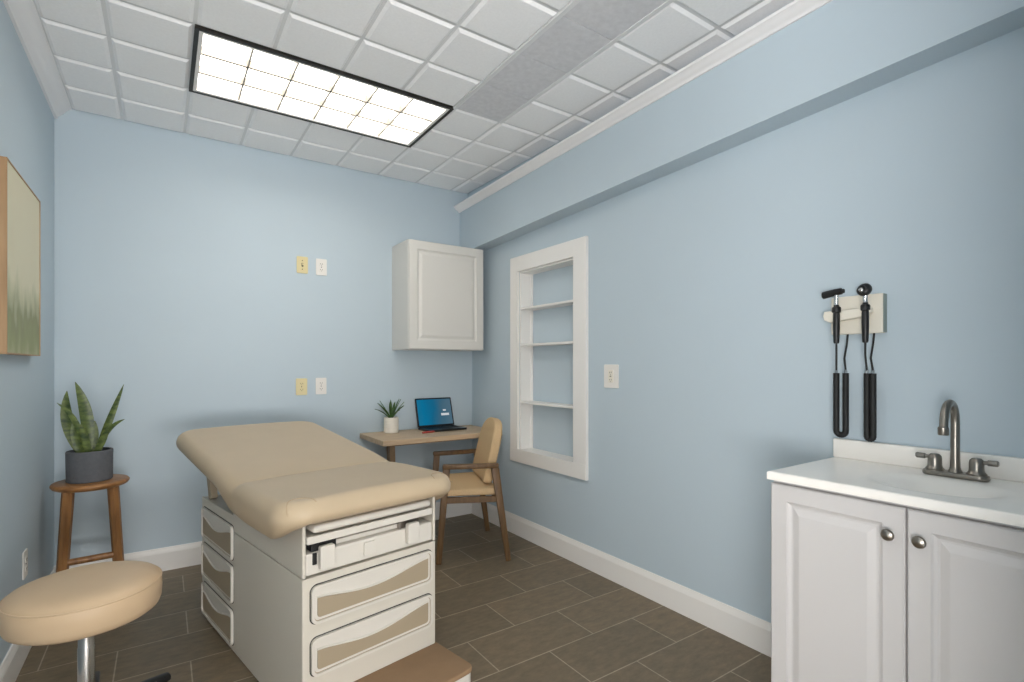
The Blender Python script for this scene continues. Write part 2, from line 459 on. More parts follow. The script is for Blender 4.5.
plate(thing('wall_outlet', 'wide white outlet plate on right wall beside the shelf niche', 'outlet', (XR, 2.123, 1.175), -PI/2), .115, .136, 'decora', M_wplate)
plate(thing('wall_outlet', 'white outlet plate low on the left wall behind the tan stool', 'outlet', (XL, 2.997, .385), PI/2), .076, .116, 'outlet', M_wplate)

# ------------------------------------------------------------------ cabinets
def raised_door(w, h, t=.02, st=.056, m=None):
    """door in the xz plane, front toward -y (front face at y=-t), lower-left at origin; routed raised panel."""
    bm = bmesh.new()
    rings = []
    def rect(i, y): return [(i, y, i), (w-i, y, i), (w-i, y, h-i), (i, y, h-i)]
    spec = [(0, 0), (0, -t+.004), (.004, -t), (st, -t), (st+.004, -t+.005), (st+.012, -t+.009), (st+.018, -t+.009), (st+.036, -t+.002), (st+.04, -t+.001)]
    for i, y in spec: rings.append([bm.verts.new(p) for p in rect(i, y)])
    for a, b in zip(rings, rings[1:]):
        for k in range(4):
            j = (k+1) % 4; bm.faces.new((a[k], a[j], b[j], b[k]))
    bm.faces.new(rings[0][::-1]); bm.faces.new(rings[-1])
    return bm

# wall cabinet on the back wall
CX0, CX1, CZ0, CZ1, CYF = 1.442, 2.063, 1.353, 2.139, 3.414
t = thing('wall_cabinet', 'white wall cabinet with one raised panel door above the desk', 'cabinet', (CX0, YB, CZ0))
w, h, d = CX1-CX0, CZ1-CZ0, YB-CYF
obj('body', boxes((0, w, -d+.02, 0, 0, h, .002)), M_cabw, t)
dr = obj('door', raised_door(w-.006, h-.006, .019, .062), M_cabw, t); dr.location = (.003, -d+.0195, .003)

# vanity
VX, VY0, VY1, VZ = 1.652, .165, .925, .89
v = thing('sink_vanity', 'white two door sink vanity cabinet against the right wall', 'cabinet', (XR-.003, (VY0+VY1)/2, 0), -PI/2)
# local frame: +x -> -Y in the room, -y -> -X (front)
W = VY1-VY0-.012; D = XR-VX-.012
obj('body', boxes((-W/2, -W/2+.016, -D+.022, 0, .0, .861, .001), (W/2-.016, W/2, -D+.022, 0, .0, .861, .001), (-W/2+.016, W/2-.016, -.01, 0, .09, .861),
                  (-W/2+.016, W/2-.016, -D+.022, -D+.038, .10, .861), (-W/2+.016, W/2-.016, -D+.038, -.01, .09, .106), (-W/2+.016, W/2-.016, -D+.08, -D+.095, 0, .09)), M_cab, v)
dw = W/2-.0025
for s in (0, 1):
    dd = obj('door', raised_door(dw, .747, .02, .052), M_cab, v)
    dd.location = (-W/2+s*(dw+.005), -D+.0215, .104)
    kx = dw-.033 if s == 0 else .033
    kb = lathe([(0, 0), (.006, 0), (.0055, .012), (.008, .015), (.0155, .019), (.0165, .023), (.014, .028), (.008, .031), (0, .032)], 24)
    bmesh.ops.transform(kb, matrix=Matrix.Translation((kx, -.0195, .67)) @ Matrix.Rotation(PI/2, 4, 'X'), verts=kb.verts)
    obj('knob', kb, M_nickel, dd, True)
# countertop with integral basin and backsplash, as one moulded piece
top = thing('sink_countertop', 'white moulded sink top with backsplash on the vanity', 'countertop', (XR-.001, (VY0+VY1)/2, .863), -PI/2)
CT = .027
bm = bmesh.new()
nx, ny = 64, 44
TW, TD = VY1-VY0, XR-VX
def zt(x, y):
    # basin centred a little toward the front
    u = x/.18; q = (y+.28)/.14
    r = math.sqrt(u*u+q*q)
    lip = .0
    if r < 1: lip = -.075*(.5+.5*math.cos(PI*r))
    edge = min(x+TW/2, TW/2-x, y+TD)
    e = 0
    if edge < .006: e = -.004*(1-edge/.006)**2
    return .027+lip+e
xs = sorted(set([-TW/2, -TW/2+.002, -TW/2+.006, TW/2-.006, TW/2-.002, TW/2]+[-TW/2+TW*i/nx for i in range(1, nx)]))
ys = sorted(set([-TD, -TD+.002, -TD+.006, 0]+[-TD+TD*i/ny for i in range(1, ny)]))
G2 = [[bm.verts.new((x, y, zt(x, y))) for y in ys] for x in xs]
for i in range(len(xs)-1):
    for j in range(len(ys)-1): bm.faces.new((G2[i][j], G2[i+1][j], G2[i+1][j+1], G2[i][j+1]))
# skirt
loop = [G2[i][0] for i in range(len(xs))]+[G2[-1][j] for j in range(1, len(ys))]+[G2[i][-1] for i in range(len(xs)-2, -1, -1)]+[G2[0][j] for j in range(len(ys)-2, 0, -1)]
low = [bm.verts.new((q.co.x, q.co.y, 0)) for q in loop]
for k in range(len(loop)):
    j = (k+1) % len(loop); bm.faces.new((loop[k], loop[j], low[j], low[k]))
obj('basin_top', bm, M_counter, top, True, 50)
obj('backsplash', bx(-TW/2, TW/2, -.032, 0, .027, .097, .004, 3), M_counter, top, True)

# faucet
fc = thing('faucet', 'brushed nickel two handle faucet on the white sink top', 'faucet', (2.042, .541, .8905), -PI/2)
obj('base_plate', prism(rrect(-.082, .082, -.027, .027, .024, 6), 0, .016, 'xy', .005), M_nickel, fc, True)
pts = [(0, .0, .014), (0, 0, .06), (0, 0, .12), (0, 0, .17)]
R_ = .050
for k in range(1, 11):
    a = PI*k/10*.97; pts.append((0, -R_+R_*math.cos(a), .178+R_*1.1*math.sin(a)))
pts += [(0, -2*R_-.002, .166), (0, -2*R_-.006, .158)]
sp = tube(pts, [.0135, .012, .0118, .0115]+[.0112]*10+[.0108, .0125], 18)
so = obj('spout', sp, M_nickel, fc, True, 50)
ae = lathe([(0, 0), (.0125, 0), (.0135, .003), (.0135, .022), (.012, .024), (0, .024)], 20); bmesh.ops.translate(ae, verts=ae.verts, vec=(0, -2*R_-.006, .139))
obj('aerator', ae, M_nickel, so, True)
bs = lathe([(0, 0), (.018, 0), (.018, .004), (.0145, .01), (.0135, .016), (0, .016)], 24); bmesh.ops.translate(bs, verts=bs.verts, vec=(0, 0, .014)); obj('collar', bs, M_nickel, fc, True)
for s in (-1, 1):
    hb = lathe([(0, .014), (.024, .014), (.0245, .019), (.0195, .026), (.0182, .032), (.018, .052), (.0165, .060), (.011, .066), (0, .068)], 24)
    bmesh.ops.translate(hb, verts=hb.verts, vec=(s*.051, 0, 0))
    ho = obj('handle', hb, M_nickel, fc, True)
    lv = tube([(s*.060, 0, .055), (s*.072, 0, .0555), (s*.075, 0, .0555), (s*.077, 0, .0555), (s*.098, 0, .056), (s*.101, 0, .056)], [.006, .006, .0065, .0088, .0092, .007], 14)
    obj('lever', lv, M_nickel, ho, True)

# ------------------------------------------------------------------ diagnostic set on the right wall
ds = thing('diagnostic_wall_set', 'cream wall board with two black corded examination instruments above sink', 'medical instrument', (XR, .850, 1.355), -PI/2)
# local: +x = toward -Y, -y = out of the wall
obj('board', boxes((-.083, .088, -.03, 0, 0, .142, .004)), M_cream, ds)
obj('board_edge', bx(.0885, .0905, -.028, 0, .002, .14), M_board_side, ds)
def cradle():
    b = prism([(-.098, .072), (-.094, .055), (-.075, .045), (.04, .060), (.062, .076), (.06, .092), (-.094, .088)], -.062, -.0305, 'xz', .004)
    return b
obj('cradle', cradle(), M_cream, ds)
def handset(x, head):
    yo = -.073
    prof = [(0, -.055), (.008, -.055), (.0095, -.05), (.0115, 0), (.0115, .05), (.0105, .058), (.0145, .062), (.015, .076), (.0135, .08), (.009, .083), (.0085, .088)]
    b = lathe(prof, 20); bmesh.ops.translate(b, verts=b.verts, vec=(x, yo, .02))
    h = obj('handle', b, M_black, ds, True)
    c = lathe([(0, .085), (.0078, .085), (.0075, .125), (.009, .128), (0, .128)], 18); bmesh.ops.translate(c, verts=c.verts, vec=(x, yo, .02))
    obj('neck', c, M_chrome, h, True)
    if head == 'scope':
        b = tube([(x-.048, yo, .148), (x-.046, yo, .148), (x-.02, yo, .153), (x, yo, .156), (x+.018, yo, .158), (x+.02, yo, .158), (x+.026, yo, .158), (x+.027, yo, .158)], [.010, .0135, .0135, .013, .012, .008, .008, .005], 18)
        obj('head', b, M_black, h, True)
    else:
        b = lathe([(0, -.016), (.012, -.016), (.02, -.013), (.0245, -.006), (.0255, 0), (.0245, .006), (.019, .012), (.010, .015), (.007, .022), (0, .023)], 28)
        bmesh.ops.transform(b, matrix=Matrix.Translation((x-.003, yo, .154)) @ Matrix.Rotation(math.radians(66), 4, 'X') @ Matrix.Scale(.94, 4), verts=b.verts)
        obj('head', b, M_black, h, True)
        b = lathe([(0, 0), (.007, 0), (.008, .004), (.005, .007), (0, .008)], 16)
        bmesh.ops.transform(b, matrix=Matrix.Translation((x-.006, yo-.017, .152)) @ Matrix.Rotation(PI/2, 4, 'X'), verts=b.verts)
        obj('lens', b, M_chrome, h, True)
    return h
hx1, hx2 = -.045, .050
handset(hx1, 'scope'); handset(hx2, 'round')
def cord(x, xb, gap, zbot, yo=-.055):
    """straight lead down from the handle, a coiled loop and a straight lead up to the board"""
    xl, xr = x-gap/2+.004, x+gap/2+.012
    ztop = -.145
    st = tube([(x, -.073, -.034), (x-.002, -.068, -.08), (xl, yo, -.14), (xl, yo, ztop-.01)], .0036, 8)
    merge(st, tube([(xb, -.02, .004), (xb, -.03, -.04), (xb, yo+.006, -.09), (xr, yo, -.138), (xr, yo, ztop-.01)], .0036, 8))
    obj('lead', st, M_rub, ds, True)
    # coil path
    path = []
    hh = (xr-xl)/2; xc = (xl+xr)/2; zc = zbot+hh+.012
    for k in range(30): path.append(Vector((xl, yo, ztop+(zc-ztop)*k/29)))
    for k in range(1, 12):
        a = PI+PI*k/12; path.append(Vector((xc+hh*math.cos(a), yo, zc+hh*math.sin(a))))
    for k in range(30): path.append(Vector((xr, yo, zc+(ztop-zc)*k/29)))
    # arc length
    s = [0]
    for a, b in zip(path, path[1:]): s.append(s[-1]+(b-a).length)
    tot = s[-1]; n = int(tot/.0021)
    hp, rr = [], []
    i = 0
    for k in range(n+1):
        q = tot*k/n
        while i < len(s)-2 and s[i+1] < q: i += 1
        f = (q-s[i])/max(1e-6, s[i+1]-s[i])
        hp.append(path[i].lerp(path[i+1], f)); rr.append(.0113 if k % 2 else .0094)
    obj('coil_cord', tube(hp, rr, 12), M_rub, ds, True, 180)
    for xx in (xl, xr):
        obj('ferrule', tube([(xx, yo, ztop-.004), (xx, yo, ztop+.012)], [.0058, .0048], 10), M_chrome, ds, True)
cord(hx1, -.028, .024, -.388); cord(hx2, .058, .011, -.392)

# ------------------------------------------------------------------ painting
pz0, pz1, py0, py1 = 1.28, 1.978, 2.51, 3.11
pt = thing('wall_painting', 'abstract pale green painting in a light wood frame on left wall', 'painting', (XL, (py0+py1)/2, (pz0+pz1)/2), PI/2)
# local x -> +Y, local -y -> +X (out from the wall)
pw, ph = py1-py0, pz1-pz0
fd = .036
fo = [(-pw/2, -ph/2), (pw/2, -ph/2), (pw/2, ph/2), (-pw/2, ph/2)]
fi = [(-pw/2+.005, -ph/2+.005), (pw/2-.005, -ph/2+.005), (pw/2-.005, ph/2-.005), (-pw/2+.005, ph/2-.005)]
obj('frame', ring_prism(fo, fi, -fd, -.001), M_frame, pt)
def art_mat():
    m = bpy.data.materials.new('painted_canvas'); m.use_nodes = True
    nt = m.node_tree; N = nt.nodes; L = nt.links; B = N['Principled BSDF']; B.inputs['Roughness'].default_value = .8
    B.inputs['Specular IOR Level'].default_value = .2
    tc = N.new('ShaderNodeTexCoord'); sx = N.new('ShaderNodeSeparateXYZ'); L.new(tc.outputs['Object'], sx.inputs[0])
    nz = N.new('ShaderNodeTexNoise'); nz.inputs['Scale'].default_value = 5; nz.inputs['Detail'].default_value = 8
    mp = N.new('ShaderNodeMapping'); mp.inputs['Scale'].default_value = (2.5, 1, 1.1); L.new(tc.outputs['Object'], mp.inputs[0]); L.new(mp.outputs[0], nz.inputs['Vector'])
    a = N.new('ShaderNodeMath'); a.operation = 'MULTIPLY_ADD'; a.inputs[1].default_value = .34; L.new(nz.outputs['Fac'], a.inputs[0])
    L.new(sx.outputs['Z'], a.inputs[2])
    rp = N.new('ShaderNodeValToRGB'); e = rp.color_ramp.elements
    mr = N.new('ShaderNodeMapRange'); mr.inputs['From Min'].default_value = -.25; mr.inputs['From Max'].default_value = .5; L.new(a.outputs[0], mr.inputs['Value'])
    L.new(mr.outputs[0], rp.inputs['Fac'])
    e[0].position = 0; e[0].color = (*lin((186, 188, 156)), 1); e[1].position = 1; e[1].color = (*lin((214, 208, 184)), 1)
    for p, c in ((.16, (158, 164, 128)), (.28, (150, 154, 124)), (.38, (190, 192, 164)), (.5, (216, 212, 188))):
        q = e.new(p); q.color = (*lin(c), 1)
    L.new(rp.outputs['Color'], B.inputs['Base Color'])
    return m
obj('canvas', bx(-pw/2+.0052, pw/2-.0052, -fd+.003, -.004, -ph/2+.0052, ph/2-.0052), art_mat(), pt)

# ------------------------------------------------------------------ examination table
A = math.radians(11)
et = thing('examination_table', 'tan padded medical examination table on a cream drawer base', 'examination table', (.385, 1.809, 0), A)
BW, BL = .549, 1.18
lower = prism([(0, .10), (0, .5185), (BL, .5185), (BL, .20), (BL-.012, .14), (BL-.05, .05), (BL-.085, .004), (.14, .004), (.14, .10)], 0, BW, 'yz', .004)
obj('base_cabinet', lower, M_shell, et)
up = bmesh.new()
cheek = [(0, .523), (0, .700), (.56, .700), (.72, .590), (BL, .586), (BL, .523)]
merge(up, prism(cheek, 0, .012, 'yz', .003)); merge(up, prism(cheek, BW-.012, BW, 'yz', .003))
merge(up, bx(.012, BW-.012, .12, BL, .523, .584)); merge(up, bx(.012, BW-.012, .12, .56, .584, .700)); 
obj('upper_housing', up, M_shell, et)
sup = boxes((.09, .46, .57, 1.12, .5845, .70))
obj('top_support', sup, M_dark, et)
for xx in (.0, .49):
    obj('hinge_bracket', bar((xx+.03, 1.10, .585), (xx+.03, 1.16, .745), .03, .05, xdir=(1, 0, 0)), M_inset, et)

# upholstered top
def pad():
    x0, x1, y0, y1 = -.098, .625, -.075, 1.33
    r, Rc = .046, .105
    zc, hz = .745, .047
    bm = bmesh.new(); rings = []
    NP = 10
    def outline(i):
        pts = []; Rr = max(Rc-i, .004)
        for cx, cy, a0 in ((x1-Rc, y0+Rc, -90), (x1-Rc, y1-Rc, 0), (x0+Rc, y1-Rc, 90), (x0+Rc, y0+Rc, 180)):
            for k in range(9):
                a = math.radians(a0+90*k/8); pts.append((cx+Rr*math.cos(a), cy+Rr*math.sin(a)))
        return pts
    for k in range(NP+1):
        ph_ = -PI/2+PI*k/NP
        i = r*(1-math.cos(ph_)); z = zc+hz*math.sin(ph_)
        rings.append([bm.verts.new((x, y, z)) for x, y in outline(i)])
    n = len(rings[0])
    for a, b in zip(rings, rings[1:]):
        for k in range(n):
            j = (k+1) % n; bm.faces.new((a[k], a[j], b[j], b[k]))
    bm.faces.new(rings[0][::-1]); bm.faces.new(rings[-1])
    for q in [.0, .02, .05, .1, .2, .3, .35, .38, .40, .41, .415, .42, .425, .43, .435, .44, .46, .49, .54, .58, .62, .68, .74, .8, .9, 1.0, 1.1, 1.2, 1.26]:
        bmesh.ops.bisect_plane(bm, geom=bm.verts[:]+bm.edges[:]+bm.faces[:], plane_co=(0, q, 0), plane_no=(0, 1, 0), dist=1e-5)
    for q in [-.06, -.03, 0, .03, .08, .15, .26, .37, .45, .51, .55, .575, .6]:
        bmesh.ops.bisect_plane(bm, geom=bm.verts[:]+bm.edges[:]+bm.faces[:], plane_co=(q, 0, 0), plane_no=(1, 0, 0), dist=1e-5)
    for v in bm.verts:
        x, y, z = v.co
        up_ = max(0, (z-.70)/.09)
        # soft crown across the width, sag of the flanks
        cxn = (x-(x0+x1)/2)/((x1-x0)/2)
        dz = .007*(1-cxn*cxn)*min(1, up_)
        # raised back section
        q = y-.42
        s = q if q > .05 else (0 if q < -.05 else (q+.05)**2/.2)
        dz += s*.135
        # valley between sections
        dz -= .005*math.exp(-(q/.018)**2)*min(1, up_)
        dz -= .006*math.exp(-(q/.11)**2)*min(1, up_)
        # thick flanks hang beside the housing; the nose is undercut
        if z < zc:
            k = (zc-z)/hz
            fl = max(0, min(1, (-.0-x)/.05, 1)) if x < .27 else max(0, min(1, (x-.552)/.045))
            wy = max(0, min(1, (y+.05)/.16))*max(0, min(1, (.66-y)/.2))
            dz -= .052*k*fl*fl*(3-2*fl)*wy*wy*(3-2*wy)
            if y < .02: dz += .014*k*(1-fl)*min(1, (.02-y)/.03)
        v.co.z = z+dz
        inw = 1-.014*math.exp(-(q/.05)**2)
        v.co.x = (x0+x1)/2+(x-(x0+x1)/2)*inw
    return bm
pd = obj('upholstered_top', pad(), M_vinyl, et, True, 60)
# corner darts (seams)
for sx, cx in ((1, -.098), (-1, .625)):
    pts = []
    for k in range(17):
        a = math.radians(8+164*k/16)
        # arc on the rounded corner nose, following top and front surfaces
        u = .062*math.cos(a); w_ = .075*math.sin(a)
        x = cx+sx*(.075+u*.75)
        pts.append((x, -.075+.012+w_*.9, .7925-.0))
    # project onto the pad: lift by analytic edge rounding
    q = []
    for x, y, z in pts:
        Rc, r = .105, .046
        ccx = cx+sx*Rc; ccy = -.075+Rc
        dx, dy = x-ccx, y-ccy
        if dx*sx < 0 and dy < 0: dist = Rc-math.hypot(dx, dy)
        else: dist = min(abs(x-cx), y+.075)
        dist = max(dist, .002)
        zz = .746+(.046 if dist >= r else .046*math.sqrt(max(0, 1-((r-dist)/r)**2)))
        cxn = (x-.2635)/.3615
        zz += .007*(1-cxn*cxn)
        q.append((x, y, zz+.0004))
    obj('seam', tube(q, .0014, 6), M_seam, pd, True)

# drawers
def drawer(parent, w, h, M, name='drawer'):
    """front in xz plane, facing -y; local origin lower-left"""
    def X(b): bmesh.ops.transform(b, matrix=M, verts=b.verts); return b
    r = min(.022, h*.2)
    rim = ring_prism(rrect(0, w, 0, h, r), rrect(.009, w-.009, .009, h-.009, r-.006), -.012, 0)
    merge(rim, prism(rrect(.0085, w-.0085, .0085, h-.0085, r-.006), -.006, 0, 'xz'))
    o = obj(name, X(rim), M_shell2, parent, True, 30)
    obj('shadow_gap', X(ring_prism(rrect(-.004, w+.004, -.004, h+.004, r+.004), rrect(0, w, 0, h, r), -.0012, -.0002)), M_dark, o)  # dark ring painted as the shadow around the drawer front
    obj('inner_line', X(ring_prism(rrect(.009, w-.009, .009, h-.009, r-.006), rrect(.0115, w-.0115, .0115, h-.0115, r-.008), -.0068, -.0058)), M_inset, o)
    # tan inset with a sagging top edge
    pts = []
    x0, x1, z0, z1 = .02, w-.02, .02, h-.018
    rr = .012
    for k in range(5):
        a = math.radians(180+90*k/4); pts.append((x0+rr+rr*math.cos(a), z0+rr+rr*math.sin(a)))
    for k in range(5):
        a = math.radians(270+90*k/4); pts.append((x1-rr+rr*math.cos(a), z0+rr+rr*math.sin(a)))
    n = 20
    for k in range(n+1):
        s = 1-k/n
        sag = math.sin(PI*s)**1.4*(h*.25)*(1.15-.3*s)
        z = z1-.012-sag-(.2*h*(1-s) if 0 else 0)
        pts.append((x0+(x1-x0)*s, z-(.10*h)*(1-s)**2))
    obj('inset_panel', X(prism(pts, -.009, -.0062, 'xz', .0012, 1)), M_inset, o, True, 30)
    # concave grip lip above the inset
    lip = [(x0+(x1-x0)*k/20, z1-.004) for k in range(21)]
    grip = tube([(x0+(x1-x0)*(1-k/n), -.008, pts[10+k][1]+.004) for k in range(n+1)], .0035, 6)
    obj('grip', X(grip), M_shell2, o, True)
    return o
I4 = Matrix.Identity(4)
for z0, z1 in ((.36, .49), (.182, .312)):
    drawer(et, .50, z1-z0, Matrix.Translation((.028, .0, z0)), 'front_drawer')
RS = Matrix.Rotation(-PI/2, 4, 'Z')      # local -y -> -x
for z0, z1 in ((.398, .545), (.212, .372), (.030, .180)):
    w = .452
    drawer(et, w, z1-z0, Matrix.Translation((.0, 1.148, z0)) @ RS, 'side_drawer')
# foot-end recess: leg rest slabs, tray, stirrup plates
obj('leg_rest', bx(.028, BW-.036, -.022, .10, .671, .698, .0125, 4), M_shell2, et, True, 50)
obj('leg_rest_tray', bx(.0135, BW-.022, -.008, .11, .634, .660, .003), M_shell2, et)
obj('recess_shade_back', bx(.0125, BW-.0125, .112, .119, .524, .70), M_dark, et)  # back sheet coloured dark for the shade inside the recess
obj('recess_panel', boxes((.0135, BW-.0135, .004, .10, .5245, .600, .006), (.11, .40, .03, .10, .6005, .618, .003)), M_shell2, et)
for x in (.080, .43):
    st = obj('stirrup', prism(rrect(x-.026, x+.026, .543, .622, .006, 3), -.022, .0, 'xz', .003), M_shell2, et)
    obj('stirrup_arm', bx(x-.045, x+.045, .010, .05, .601, .628, .003), M_black if x < .2 else M_nickel, st)
    obj('socket', bx(x+(-.045 if x < .2 else .032), x+(-.030 if x < .2 else .055), -.002, .004, .560, .600, .002), M_black if x < .2 else M_shell2, st)
obj('latch', prism(rrect(.226, .272, .540, .590, .006, 3), -.006, .004, 'xz', .002), M_shell2, et)
# pull-out step
stp = obj('step', prism(rrect(.01, .556, -.232, .132, .03, 5), .02, .078, 'xy', .004), M_shell2, et, True)
obj('tread', prism(rrect(.006, .560, -.236, .132, .032, 5), .0785, .0975, 'xy', .005), M_tread, stp, True)
for fx in (.04, .48): obj('foot', bx(fx, fx+.04, -.2, -.16, 0, .0195, .003), M_rub, stp)

# ------------------------------------------------------------------ rolling stool
rs = thing('rolling_stool', 'round tan rolling stool on a chrome post in front of plant stand', 'stool', (-.2117, 2.214, 0), math.radians(18))
R0, ZT = .2085, .531
sc = lathe([(0, ZT-.128), (R0-.05, ZT-.128), (R0-.018, ZT-.125), (R0-.006, ZT-.116), (R0, ZT-.10), (R0+.002, ZT-.065), (R0, ZT-.035), (R0-.004, ZT-.0285), (R0-.013, ZT-.019), (R0-.045, ZT-.008), (R0-.1, ZT-.0025), (0, ZT)], 72)
so = obj('seat_cushion', sc, M_vinyl_stool, rs, True, 60)
pp = tube([((R0-.001)*math.cos(2*PI*k/72), (R0-.001)*math.sin(2*PI*k/72), ZT-.032) for k in range(73)], .0026, 6, caps=False)
obj('piping', pp, M_vinyl_stool, so, True)
obj('seat_plate', lathe([(0, ZT-.145), (.035, ZT-.145), (.06, ZT-.129), (0, ZT-.129)], 32), M_black, rs, True)
obj('post', lathe([(0, .10), (.0235, .10), (.0235, .30), (.0222, .304), (.0215, ZT-.1455), (0, ZT-.1455)], 32), M_chrome, rs, True)
obj('hub', lathe([(0, .055), (.045, .055), (.048, .07), (.04, .10), (.03, .12), (.0245, .12), (.0245, .099), (0, .099)], 32), M_black, rs, True)
for k in range(5):
    a = 2*PI*k/5; ca, sa = math.cos(a), math.sin(a)
    lo = obj('leg', bar((.04*ca, .04*sa, .088), (.245*ca, .245*sa, .086), .05, .03, .036, .022, xdir=(-sa, ca, 0), b=.007), M_black, rs, True, 40)
    cs = bmesh.new()
    px, py = .228*ca, .228*sa
    merge(cs, lathe([(0, .045), (.009, .045), (.009, .078), (0, .078)], 12), Matrix.Translation((px, py, 0)))
    for sg in (-1, 1):
        wl = lathe([(0, -.009), (.02, -.009), (.0245, -.006), (.0245, .006), (.02, .009), (0, .009)], 20)
        merge(cs, wl, Matrix.Translation((px-sa*sg*.012+ca*.006, py+ca*sg*.012+sa*.006, .025)) @ Matrix.Rotation(a, 4, 'Z') @ Matrix.Rotation(PI/2, 4, 'X'))
    merge(cs, bx(-.012, .02, -.004, .004, .018, .052, .002), Matrix.Translation((px, py, 0)) @ Matrix.Rotation(a, 4, 'Z'))
    obj('caster', cs, M_rub, lo, True)

# ------------------------------------------------------------------ plant stand + snake plant
pvx, pvy = -.306, 3.40
ps = thing('plant_stand', 'small round wooden stool holding the plant in left back corner', 'stool', (pvx, pvy, 0), math.radians(5))
ZS = .648
tp = lathe([(0, ZS-.032), (.14, ZS-.032), (.153, ZS-.026), (.160, ZS-.016), (.160, ZS-.009), (.154, ZS-.002), (.146, ZS), (0, ZS)], 56)
obj('seat', tp, M_standtop, ps, True, 50)
for sx in (-1, 1):
    for sy in (-1, 1):
        obj('leg', tube([(sx*.088, sy*.075, ZS-.033), (sx*.122, sy*.105, 0.001)], [.025, .0225], 8), M_stand, ps, True)
def legx(z): return .088+(.122-.088)*(ZS-.033-z)/(ZS-.033)
def legy(z): return .075+(.105-.075)*(ZS-.033-z)/(ZS-.033)
for z, ax in ((.27, 'x'), (.34, 'y')):
    for s in ((-1,) if ax == 'x' else (-1, 1)):
        if ax == 'x': q = tube([(-legx(z), s*legy(z), z), (legx(z), s*legy(z), z)], .016, 10)
        else: q = tube([(s*legx(z), -legy(z), z), (s*legx(z), legy(z), z)], .016, 10)
        obj('stretcher', q, M_stand, ps, True)
pc = thing('snake_plant', 'snake plant with mottled upright leaves in a dark grey pot', 'plant', (pvx-.005, pvy, ZS+.0005), math.radians(5))
PR, PH = .118, .155
PR = .096
obj('pot', lathe([(0, 0), (PR-.006, 0), (PR-.002, .004), (PR, PH-.004), (PR-.003, PH), (PR-.012, PH), (PR-.014, PH-.03), (0, PH-.03)], 48), M_pot, pc, True)
obj('soil', lathe([(0, PH-.0295), (PR-.0145, PH-.0295), (PR-.0145, PH-.02), (PR*.5, PH-.014), (0, PH-.012)], 32), M_soil, pc, True)
def leaf(pts, widths, facing, thick=.003, vee=.25):
    """blade along pts; facing = direction the flat face looks"""
    pts = [Vector(p) for p in pts]; bm = bmesh.new(); rings = []
    Fv = Vector(facing).normalized()
    for i, p in enumerate(pts):
        t = (pts[min(i+1, len(pts)-1)]-pts[max(i-1, 0)]).normalized()
        s = t.cross(Fv).normalized(); nrm = s.cross(t).normalized()
        w = widths[i]/2
        cs = [(-1, vee), (-.5, vee*.35), (0, 0), (.5, vee*.35), (1, vee)]
        top_ = [bm.verts.new(p+s*w*u+nrm*(w*h_+thick/2*(1-abs(u)*.8))) for u, h_ in cs]
        bot_ = [bm.verts.new(p+s*w*u+nrm*(w*h_-thick/2*(1-abs(u)*.8))) for u, h_ in reversed(cs)]
        rings.append(top_+bot_)
    n = len(rings[0])
    for a, b in zip(rings, rings[1:]):
        for k in range(n):
            j = (k+1) % n; bm.faces.new((a[k], a[j], b[j], b[k]))
    bm.faces.new(rings[0][::-1]); bm.faces.new(rings[-1])
    return bm
def blade(parent, base, tip, bend, wmax, facing, m, n=12, wbase=.5, thick=.003, z0=0):
    base, tip, bend = Vector(base), Vector(tip), Vector(bend)
    pts, ws = [], []
    for k in range(n+1):
        s = k/n
        p = base.lerp(tip, s)+bend*(4*s*(1-s))
        pts.append(p)
        prof = (wbase+(1-wbase)*math.sin(min(1, s/.5)*PI/2)) if s < .5 else max(.05, math.cos((s-.5)/.5*PI/2)**.75)
        ws.append(wmax*prof)
    return obj('leaf', leaf(pts, ws, facing, thick), m, parent, True, 60)
zb0 = PH-.03
for base, tip, bend, w_, fc_ in (
    ((-.012, .01, zb0), (-.058, .02, .505), (.022, 0, 0), .056, (.25, -1, .1)),
    ((-.03, .015, zb0), (-.088, -.02, .462), (-.024, 0, 0), .052, (-.2, -1, .1)),
    ((-.02, -.02, zb0), (-.126, -.04, .405), (.02, 0, .03), .026, (.3, -1, .3)),
    ((.022, .0, zb0), (.140, .03, .488), (-.010, 0, -.03), .034, (.35, -1, .1)),
    ((.03, -.015, zb0), (.142, -.03, .305), (-.012, 0, .028), .036, (-.5, -.6, .8)),
    ((.0, -.03, zb0), (-.035, -.06, .300), (.0, 0, 0), .032, (0, -1, .2)),
    ((.02, -.035, zb0), (.075, -.07, .275), (.0, 0, 0), .032, (.2, -1, .2)),
    ((-.028, -.012, zb0), (-.055, -.01, .33), (-.012, 0, 0), .042, (-.3, -1, .2)),
    ((.006, .03, zb0), (.02, .05, .30), (.0, 0, 0), .044, (.1, -1, .1)),
):
    blade(pc, base, tip, bend, w_, fc_, M_leaf)

# ------------------------------------------------------------------ desk
DX0_, DX1_, DY0_, DY1_, DZT = 1.192, 2.128, 3.250, YB-.005, .74
dk = thing('desk', 'light wood desk with splayed legs in the right back corner', 'desk', ((DX0_+DX1_)/2, (DY0_+DY1_)/2, 0))
hw, hd = (DX1_-DX0_)/2, (DY1_-DY0_)/2
obj('desktop', bx(-hw, hw, -hd, hd, DZT-.036, DZT, .004, 2), M_desk, dk)
obj('apron', boxes((-hw+.12, hw-.03, -hd+.10, -hd+.12, DZT-.056, DZT-.0365), (-hw+.12, hw-.03, hd-.05, hd-.03, DZT-.056, DZT-.0365)), M_deskleg, dk)
obj('leg', bar((-hw+.085, -hd+.075, DZT-.0365), (-hw+.13, -hd+.10, .001), .04, .035, .03, .024), M_deskleg, dk)
obj('leg', bar((-hw+.20, hd-.075, DZT-.0365), (-hw+.215, hd-.075, .001), .04, .035, .03, .024), M_deskleg, dk)
obj('wall_bracket', bx(hw-.03, hw, -hd+.04, hd-.03, DZT-.075, DZT-.0365, .002), M_deskleg, dk)

